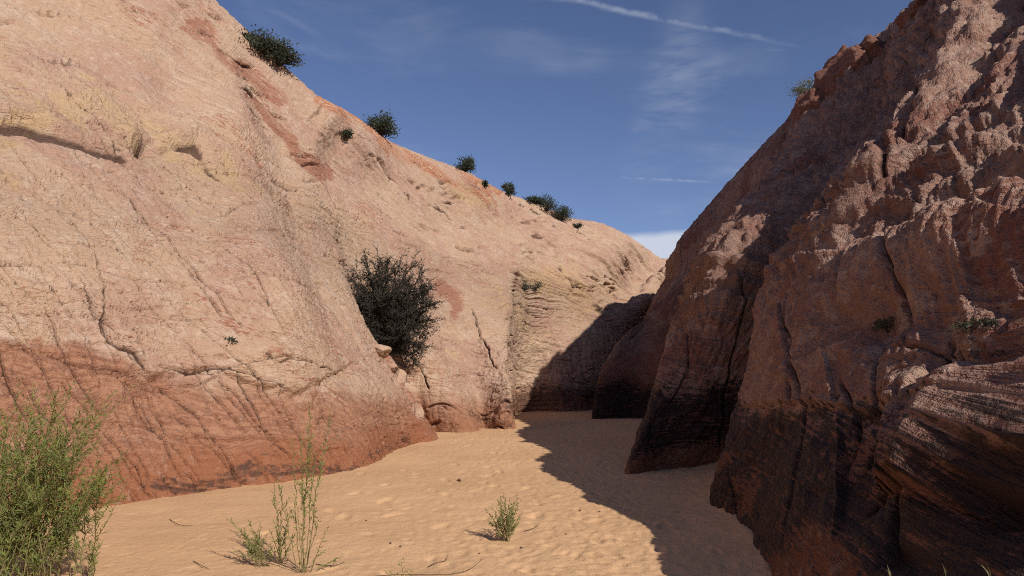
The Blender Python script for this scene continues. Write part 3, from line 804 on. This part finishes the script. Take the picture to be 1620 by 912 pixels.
def stem_with_leaves(root, org, base, tip, nl, L, W, r, lm, bare=.2, twigs=4, arch=.25, wig=.02, tw=.28, single=False):
    """one stem (part) with its leaves (sub-part)"""
    base, tip = np.asarray(base, float), np.asarray(tip, float)
    ln = np.linalg.norm(tip - base)
    mid = base + (tip - base) * .5; mid[2] += arch * ln * .5; mid[:2] -= (tip - base)[:2] * arch * .5
    pts = bez(base, mid, tip, 11)
    pts[1:-1] += rng.normal(size=(9, 3)) * wig * ln * .3
    st, lv = MB(), MB()
    st.tube(pts, r, r * .35, 5)
    paths = [(pts, bare, nl)]
    for k in range(twigs):
        f = rng.uniform(.30, .88); i = int(f * 10); p = pts[i]; d = pts[i + 1] - pts[i] if i < 10 else pts[i] - pts[i - 1]
        d = d / np.linalg.norm(d); q = d + rng.normal(size=3) * .45; q /= np.linalg.norm(q); tl = ln * tw * rng.uniform(.5, 1.1)
        tp = bez(p, p + q * tl * .5, p + q * tl + np.array([0, 0, tl * .25]), 5)
        st.tube(tp, r * .45, r * .2, 3); paths.append((tp, .1, max(6, int(nl * tw * 1.1))))
    for pp, b0, cnt in paths:
        n = len(pp)
        for k in range(cnt):
            f = b0 + (1 - b0) * (k + rng.random()) / cnt; x = f * (n - 1); i = min(int(x), n - 2); p = pp[i] + (pp[i + 1] - pp[i]) * (x - i)
            d = pp[i + 1] - pp[i]; d = d / np.linalg.norm(d); q = rng.normal(size=3); q -= d * (q @ d); q /= np.linalg.norm(q)
            lv.leaf(p, d * rng.uniform(.5, 1.1) + q * rng.uniform(.4, .9), L * rng.uniform(.55, 1.15) * (1 - .35 * (f > .93)), W * rng.uniform(.7, 1.2))
        lv.leaf(pp[-1], pp[-1] - pp[-2], L * .8, W)
    so_ = st.build('stem', M_STEM, root, org)
    lo = lv.build('leaves', lm, so_, org, False); tag(lo, kind='stuff')
    return so_


def gz(x, y): return float(sand_h(np.array([[x]]), np.array([[y]]))[0, 0])


# ------------------------------------------------------------------ leafy plants rooted in the sand
root = empty('willow_shrub', (-3.72, 5.35, 0)); org = V(root.location)
tag(root, 'tall dense green shrub with thin willowy stems at the left edge', 'shrub')
envx = [-110, -60, 0, 40, 80, 110, 140, 170, 186, 200]; envy = [690, 650, 655, 638, 668, 618, 676, 632, 730, 800]
tips = [(110, 620), (172, 640), (42, 640), (88, 655), (132, 690), (184, 730), (60, 668), (10, 660), (-40, 640), (150, 700), (165, 760), (122, 650), (28, 690), (75, 700), (-75, 690), (100, 740), (140, 790)]
for k in range(52):
    x = rng.uniform(-110, 160); ye = np.interp(x, envx, envy); tips.append((x, ye + 20 + 190 * rng.random() ** 1.1))
for k, (tx, ty) in enumerate(tips):
    dpt = 5.35 + rng.normal() * .22
    T = V(P(tx, ty, dpt)); bx = -3.74 + rng.normal() * .22 + .18 * (T[0] + 3.7); by = 5.35 + rng.normal() * .13
    ln = np.linalg.norm(T - V((bx, by, 0)))
    stem_with_leaves(root, org, (bx, by, -.03), T, int(46 * ln + 20), .064, .0098, .0048, M_LEAF, .12, 6, .22, .03, .30)

root = empty('willow_sapling', (*G(478, 906)[:2], 0)); org = V(root.location); dp = org[1]
tag(root, 'tallest sparse green sapling with two thin wands rising in front of the rock', 'plant')
for bx, tp, nl, br in ((478, (489, 640), 105, .16), (484, (522, 652), 80, .22), (480, (475, 690), 60, .4), (482, (498, 720), 50, .4), (474, (462, 700), 30, .3), (470, (440, 765), 26, .25), (490, (517, 838), 14, .2), (482, (505, 822), 14, .15), (492, (540, 880), 12, .2), (478, (470, 800), 20, .1)):
    g = G(bx, 905); stem_with_leaves(root, org, (g[0], g[1], -.02), P(*tp, dp + rng.normal() * .06), nl, .052, .0095, .0042, M_LEAF, br, 4 if nl > 40 else 1, .06, .02, .13)
root = empty('leafy_seedling', (*G(447, 888)[:2], 0)); org = V(root.location); dp = org[1]
tag(root, 'knee-high upright leafy green plant close left of the tallest sapling', 'plant')
for tp, nl in (((434, 772), 44), ((446, 790), 36), ((458, 815), 24), ((437, 825), 22), ((465, 850), 14), ((428, 842), 14), ((452, 835), 20)):
    stem_with_leaves(root, org, (org[0] + rng.normal() * .02, org[1] + rng.normal() * .02, -.02), P(*tp, dp + rng.normal() * .06), nl, .050, .0085, .0036, M_LEAF, .1, 2, .06, .02, .18)
root = empty('leaning_seedling', (*G(418, 892)[:2], 0)); org = V(root.location); dp = org[1]
tag(root, 'low bushy green plant leaning left, leftmost of the three before the rock', 'plant')
for tp, nl in (((360, 822), 30), ((380, 840), 34), ((395, 828), 32), ((412, 832), 18), ((388, 860), 24), ((375, 875), 16), ((404, 856), 26), ((425, 868), 14)):
    stem_with_leaves(root, org, (org[0] + rng.normal() * .03, org[1] + rng.normal() * .03, -.02), P(*tp, dp + rng.normal() * .08), nl, .055, .0085, .0036, M_LEAF, .12, 3, .10, .02, .22)

root = empty('small_shrub', (*G(803, 857)[:2], 0)); org = V(root.location); dp = org[1]
tag(root, 'small round tuft of yellow-green stems alone in the middle of the sand', 'plant')
stips = [(797, 783), (788, 793), (806, 790), (814, 795), (824, 792), (780, 806), (769, 808), (792, 800), (800, 795), (818, 806), (822, 818), (784, 815), (776, 826), (810, 808), (804, 802), (795, 812), (819, 828), (788, 828), (782, 838), (812, 822), (801, 818)]
for k, tp in enumerate(stips):
    stem_with_leaves(root, org, (org[0] + rng.normal() * .022, org[1] + rng.normal() * .022, -.02), P(*tp, dp + rng.normal() * .07), 30, .040, .0095, .0026, M_LEAF2, .22, 2, .12, .03, .25)

# sprig at the lower edge: its leaves can be told apart, so each is a part
root = empty('leafy_sprig', (*G(640, 925)[:2], 0)); org = V(root.location); dp = org[1]
tag(root, 'single leafy green sprig poking up at the bottom edge of the sand', 'plant')
for tp, n in (((634, 884), 9), ((606, 902), 5), ((650, 900), 6), ((618, 905), 4)):
    st = MB(); T = V(P(*tp, dp + rng.normal() * .05)); b = V((org[0] + rng.normal() * .05, org[1], -.02))
    pp = bez(b, b + (T - b) * .5 + V((0, 0, .02)), T, 7); st.tube(pp, .0028, .0012, 5); so_ = st.build('stem', M_STEM, root, org)
    for k in range(n):
        f = .25 + .75 * k / n; x = f * 6; i = min(int(x), 5); p = pp[i] + (pp[i + 1] - pp[i]) * (x - i); lf = MB()
        q = V(((-1) ** k * rng.uniform(.5, 1.2), rng.normal() * .4, rng.uniform(.5, 1.2))); lf.leaf(p, q, rng.uniform(.035, .06), .0085)
        lf.build('leaf', M_LEAF, so_, org, False)
SHW = ('left shoot', 'middle shoot', 'right shoot')
for k, (tops, lab) in enumerate((([(1404, 886), (1404, 898), (1420, 905)], 'pale forked shoot tip at the bottom edge, leftmost of three before the dark rock'),
                                 ([(1491, 888), (1493, 902), (1502, 908)], 'pale thin shoot tip at the bottom edge, middle of three before the dark rock'),
                                 ([(1562, 880), (1552, 892), (1554, 888)], 'pale leafy shoot tip at the bottom edge, rightmost of three before the dark rock'))):
    dpt = 3.0; T0 = V(P(*tops[0], dpt)); b = V((T0[0] - .12, dpt - .05, 0)); root = empty('leafy_shoot', b)
    tag(root, lab, 'plant', 'shoots at the lower right edge')
    top = V(P(tops[0][0] + 6, 915, dpt)); st = MB(); pp = bez(b - V((0, 0, .03)), b + V((.0, 0, .4)), top, 9); st.tube(pp, .004, .002, 5); so_ = st.build('stem', M_STEM, root, b)
    for q in tops:
        lf = MB(); T = V(P(*q, dpt + rng.normal() * .02)); lf.leaf(top - (top - pp[-2]) * rng.random() * .5, T - top + V((0, 0, .0)), np.linalg.norm(T - top) * 1.05, .0085); lf.build('leaf', M_GRASS, so_, b, False)
    for j in range(14):
        i = 2 + int(rng.random() * 6); lf = MB(); lf.leaf(pp[i], V((rng.normal(), rng.normal(), 1.0)), rng.uniform(.05, .07), .009); lf.build('leaf', M_LEAF, so_, b, False)


# ------------------------------------------------------------------ the dark bush in the cleft
bb = V(surf(606, 548, QL)); bb[1] -= .15
root = empty('dark_bush', bb); tag(root, 'large dark twiggy bush growing from the cleft in the left rock', 'bush')
trunk, tw_, lv = MB(), MB(), MB()
dB = bb[1]
targets = [(562, 428), (580, 418), (597, 410), (612, 420), (632, 420), (650, 424), (668, 436), (678, 458), (684, 482), (680, 506), (674, 530), (664, 552), (656, 572), (572, 462), (566, 490), (600, 455), (625, 460), (645, 470), (650, 500), (640, 525), (632, 548), (590, 500), (575, 520), (615, 500), (602, 434), (660, 500), (668, 515), (655, 455), (640, 490), (648, 540), (625, 520), (672, 470), (612, 470), (642, 442), (664, 478), (588, 446)]
for tg in targets:
    T = V(P(*tg, dB + rng.normal() * .35 - .25)); L = np.linalg.norm(T - bb)
    mid = bb + (T - bb) * .45 + V((0, -.1, .22 * L)) + rng.normal(size=3) * .08
    pp = bez(bb - V((0, 0, .12)), mid, T, 10); trunk.tube(pp, .022, .006, 5)
    for j in range(36):
        f = rng.uniform(.3, 1.0); x = f * 9; i = min(int(x), 8); p = pp[i] + (pp[i + 1] - pp[i]) * (x - i)
        d = pp[i + 1] - pp[i]; d /= np.linalg.norm(d); d = d + rng.normal(size=3) * .65; d /= np.linalg.norm(d); l2 = rng.uniform(.15, .42)
        p2 = bez(p, p + d * l2 * .5 + rng.normal(size=3) * .03, p + d * l2 + V((0, 0, .05)), 4); tw_.tube(p2, .009, .005, 3)
        for q in range(7):
            i2 = rng.integers(1, 4); e = d + rng.normal(size=3) * .8; e /= np.linalg.norm(e); l3 = rng.uniform(.06, .20)
            p3_ = np.array([p2[i2], p2[i2] + e * l3 * .5 + rng.normal(size=3) * .01, p2[i2] + e * l3]); tw_.tube(p3_, .0055, .003, 3)
            for z_ in range(4):
                lv.leaf(p3_[rng.integers(0, 3)], e + rng.normal(size=3) * .7, rng.uniform(.03, .06), .020)
trunk.build('branches', M_TWIG, root, bb); o = tw_.build('twigs', M_TWIG, root, bb, False); tag(o, kind='stuff'); o = lv.build('leaves', M_DARKLEAF, root, bb, False); tag(o, kind='stuff')


def shrub(pos, w_, h_, n, mat, label, cat='shrub', group=None, name='desert_shrub', lean=0.0, leaf=.05):
    root = empty(name, pos); tag(root, label, cat, group); br, cr = MB(), MB()
    pos = V(pos); cl = []
    for k in range(max(7, int(n / 28))):
        th = rng.uniform(0, 6.283); el = rng.uniform(.15, 1.0); r_ = rng.uniform(.55, 1.0)
        c = V((math.cos(th) * w_ / 2 * r_ * math.sqrt(1 - el * el * .8) + lean * el, math.sin(th) * w_ / 2 * r_ * math.sqrt(1 - el * el * .8), h_ * el * r_)); cl.append(c)
        br.tube(bez(V((0, 0, -.05)), c * .5 + V((0, 0, .05)), c, 5), .03 * w_, .008 * w_, 4)
    for k in range(int(n * 2.2)):
        c = cl[k % len(cl)]; p = c + rng.normal(size=3) * .13 * V((w_, w_, h_)); p[2] = max(p[2], -.05 * h_)
        cr.leaf(p, p + V((0, 0, .2 * h_)) + rng.normal(size=3) * .5 * w_, leaf * rng.uniform(.6, 1.3), leaf * .42)
    br.build('branches', M_TWIG, root); o = cr.build('crown', mat, root, None, False); tag(o, kind='stuff')
    return root


for (x, y, w_, h_, n, lab) in (
        (408, 72, 1.3, .42, 600, 'low dark shrub on the left skyline, highest of them all'),
        (424, 86, 1.3, .5, 700, 'dark shrub on the left skyline just below the highest one'),
        (440, 102, 1.1, .5, 600, 'dark shrub on the left skyline, third down from the top'),
        (603, 210, 1.15, .75, 1100, 'largest round dark shrub alone on the red banded skyline'),
        (738, 270, .85, .65, 700, 'round dark shrub on the skyline above the ochre patch'),
        (806, 308, .65, .6, 500, 'small round shrub on the skyline left of the shrub cluster'),
        (846, 320, .85, .55, 600, 'low shrub at the upper left end of the skyline cluster'),
        (866, 333, 1.2, .75, 800, 'shrub in the middle of the cluster on the far left skyline'),
        (887, 346, 1.2, .9, 800, 'tall shrub at the lower right of the skyline cluster'),
        (912, 358, .6, .35, 250, 'tiny shrub just below the skyline cluster'),
        (832, 456, .75, .35, 350, 'left clump of grey-green brush on the far sunlit slope'),
        (846, 456, .85, .40, 350, 'right clump of grey-green brush on the far sunlit slope'),
        (545, 216, .5, .3, 200, 'small grass tuft in a crack high on the left slope'),
        (768, 294, .4, .3, 160, 'tiny shrub on the ochre patch under the skyline'),
        (366, 535, .16, .07, 40, 'tiny plant growing from the middle of the near left slope')):
    p = V(surf(x, y, QL)); p[2] -= .05
    shrub(p, w_, h_, n, M_SHRUB, lab, 'shrub', None, leaf=.11 if y < 420 else .06)
for (x, y, w_, h_, n, lab) in ((1270, 142, 1.1, .5, 350, 'thin grassy tuft on the right skyline beside the red knob'),
                               (1530, 523, .24, .09, 110, 'left dusty plant on the sunlit bench of the right wall'),
                               (1560, 517, .2, .08, 90, 'right dusty plant on the sunlit bench of the right wall'),
                               (1405, 520, .20, .12, 120, 'small dark plant in a hollow above the sunlit bench')):
    p = V(surf(x, y, QR)); p[2] -= .02
    shrub(p, w_, h_, n, M_GRASS if y < 200 else M_SHRUB, lab, 'plant', None, 'rock_plant', leaf=.09 if y < 200 else .03)


# ------------------------------------------------------------------ loose rock
def rock(name, pos, size, seed, mat, label, cat='rock', group=None, rot=0, red=.2, varn_shade=-.7, sub=5, rough=.10):
    import bmesh
    bm = bmesh.new(); bmesh.ops.create_icosphere(bm, subdivisions=sub, radius=1)
    v = np.array([x.co[:] for x in bm.verts]); rg = np.random.default_rng(seed)
    pl = rg.normal(size=(9, 3)); pl /= np.linalg.norm(pl, axis=1, keepdims=True); off = rg.uniform(.55, .85, 9)
    r = np.min(np.where(v @ pl.T > .05, off / np.maximum(v @ pl.T, .05), 9), axis=1); r = np.minimum(r, 1.0)
    v = v * r[:, None]
    v += v * (rough * fbm(v + seed, .6, 4, .55, seed, True))[:, None]
    v *= np.asarray(size); c, s_ = math.cos(rot), math.sin(rot); v = np.stack([v[:, 0] * c - v[:, 1] * s_, v[:, 0] * s_ + v[:, 1] * c, v[:, 2]], -1)
    for a, b in zip(bm.verts, v): a.co = b
    me = bpy.data.meshes.new(name); bm.to_mesh(me); bm.free(); me.polygons.foreach_set('use_smooth', [True] * len(me.polygons)); me.materials.append(mat)
    n = len(v); w3 = v + np.asarray(pos)
    at = me.attributes.new('ma', 'FLOAT_COLOR', 'POINT'); at.data.foreach_set('color', np.tile([red, 0, varn_shade, .2], n).astype(np.float32))
    at = me.attributes.new('mb', 'FLOAT_COLOR', 'POINT'); at.data.foreach_set('color', np.stack([.5 + .5 * fbm(w3, 1, 2, .5, 5), .5 + .5 * fbm(w3, .3, 3, .5, 6), np.zeros(n), np.zeros(n)], -1).reshape(-1).astype(np.float32))
    at = me.attributes.new('bed', 'FLOAT', 'POINT'); at.data.foreach_set('value', (w3[:, 2] + .3 * w3[:, 0]).astype(np.float32))
    o = bpy.data.objects.new(name, me); COL.objects.link(o); o.location = tuple(map(float, pos)); tag(o, label, cat, group); return o


for k, (x, y, sz, rt, rd, lab) in enumerate(((602, 552, (.34, .30, .22), .5, .1, 'pale wedged block right under the dark bush'), (618, 576, (.26, .26, .28), 1.1, .5, 'reddish block in the cleft below the dark bush'),
                                   (634, 602, (.22, .24, .34), .2, .3, 'tall broken block midway down the cleft'), (648, 628, (.20, .22, .30), 2., .6, 'red block low in the cleft above the sand'),
                                   (628, 560, (.22, .2, .16), .9, .1, 'small pale block at the right side of the cleft'), (660, 652, (.18, .2, .28), 1.4, .3, 'lowest block at the foot of the cleft'))):
    p = V(surf(x, y, QL)); rock('sandstone_block', p + V((.0, .02, -.04)), sz, 40 + k, M_L, lab, 'rock', 'blocks wedged in the cleft', rt, rd)
for k, (x, y, sz, rt, lab) in enumerate(((1322, 118, (.75, .9, 1.5), .4, 'tall jagged red knob standing out on the right skyline'), (1275, 168, (.70, .7, .8), 1.2, 'lower red knob on the right skyline beside the grassy tuft'),
                                         (1378, 78, (.9, .8, .75), .2, 'low red knob on the right skyline above the tall one'), (1348, 96, (.6, .7, .8), .9, 'narrow red knob touching the tall one on the right skyline'),
                                         (1450, 8, (.6, .6, .5), .3, 'pale knob at the top edge of the right skyline'))):
    p = V(surf(x, y, QR)); rock('boulder', p + V((.12, .05, -.28)), sz, 70 + k, M_R, lab, 'rock', 'knobs on the right skyline', rt, .9, sub=5, rough=.22)

g = G(727, 761); rock('dark_stone', (g[0], g[1], gz(g[0], g[1]) + .01), (.035, .03, .025), 99, M_PEB, 'single small dark stone lying alone in the middle of the sand', 'stone', sub=2)
for k in range(12):
    g = G(rng.uniform(560, 1000), rng.uniform(800, 905)); s_ = rng.uniform(.008, .016)
    rock('pebble', (g[0], g[1], gz(g[0], g[1]) + .004), (s_, s_ * .8, s_ * .6), 120 + k, M_PEB, 'tiny brown pebble on the trampled near sand', 'pebble', 'tiny pebbles on the near sand', sub=2)


def twig(pts, lab, r=.0035, group=None, leaves=0):
    g0 = G(*pts[0]); org = V((g0[0], g0[1], gz(g0[0], g0[1]))); mb = MB()
    pp = []
    for i, q in enumerate(pts):
        a = G(*q); pp.append((a[0], a[1], gz(a[0], a[1]) + .008 + .006 * (i % 2)))
    pp = np.array(pp); tt_ = np.arange(len(pp)); pp = hermite(tt_, pp, np.linspace(0, len(pp) - 1, 5 * len(pp)))
    mb.tube(pp, r, r * .5, 5); root = mb.build('dry_twig', M_DRY, None, org); root.location = tuple(org); tag(root, lab, 'twig', group)
    for k in range(leaves):
        lf = MB(); p = pp[int((k + .5) / leaves * (len(pp) - 1))]; lf.leaf(p, V((rng.normal() * .3, .2, .9)), rng.uniform(.02, .035), .006); lf.build('leaf', M_LEAF2, root, org, False)


twig([(590, 912), (640, 911), (700, 911), (735, 907), (752, 896), (765, 886)], 'long thin runner with tiny leaves lying along the bottom edge', .003, None, 9)
twig([(677, 897), (690, 892), (705, 888), (708, 881)], 'short crooked twig above the long runner at the bottom edge')
twig([(268, 823), (285, 832), (305, 832)], 'thin dry twig on the bare sand near the left rock foot')
twig([(306, 886), (318, 893), (330, 897)], 'short dry twig on the sand left of the leaning plant')
twig([(500, 893), (525, 898), (545, 890)], 'bent dry twig at the foot of the tallest sapling')
twig([(830, 842), (842, 838), (850, 832)], 'little dry twig just right of the round tuft')
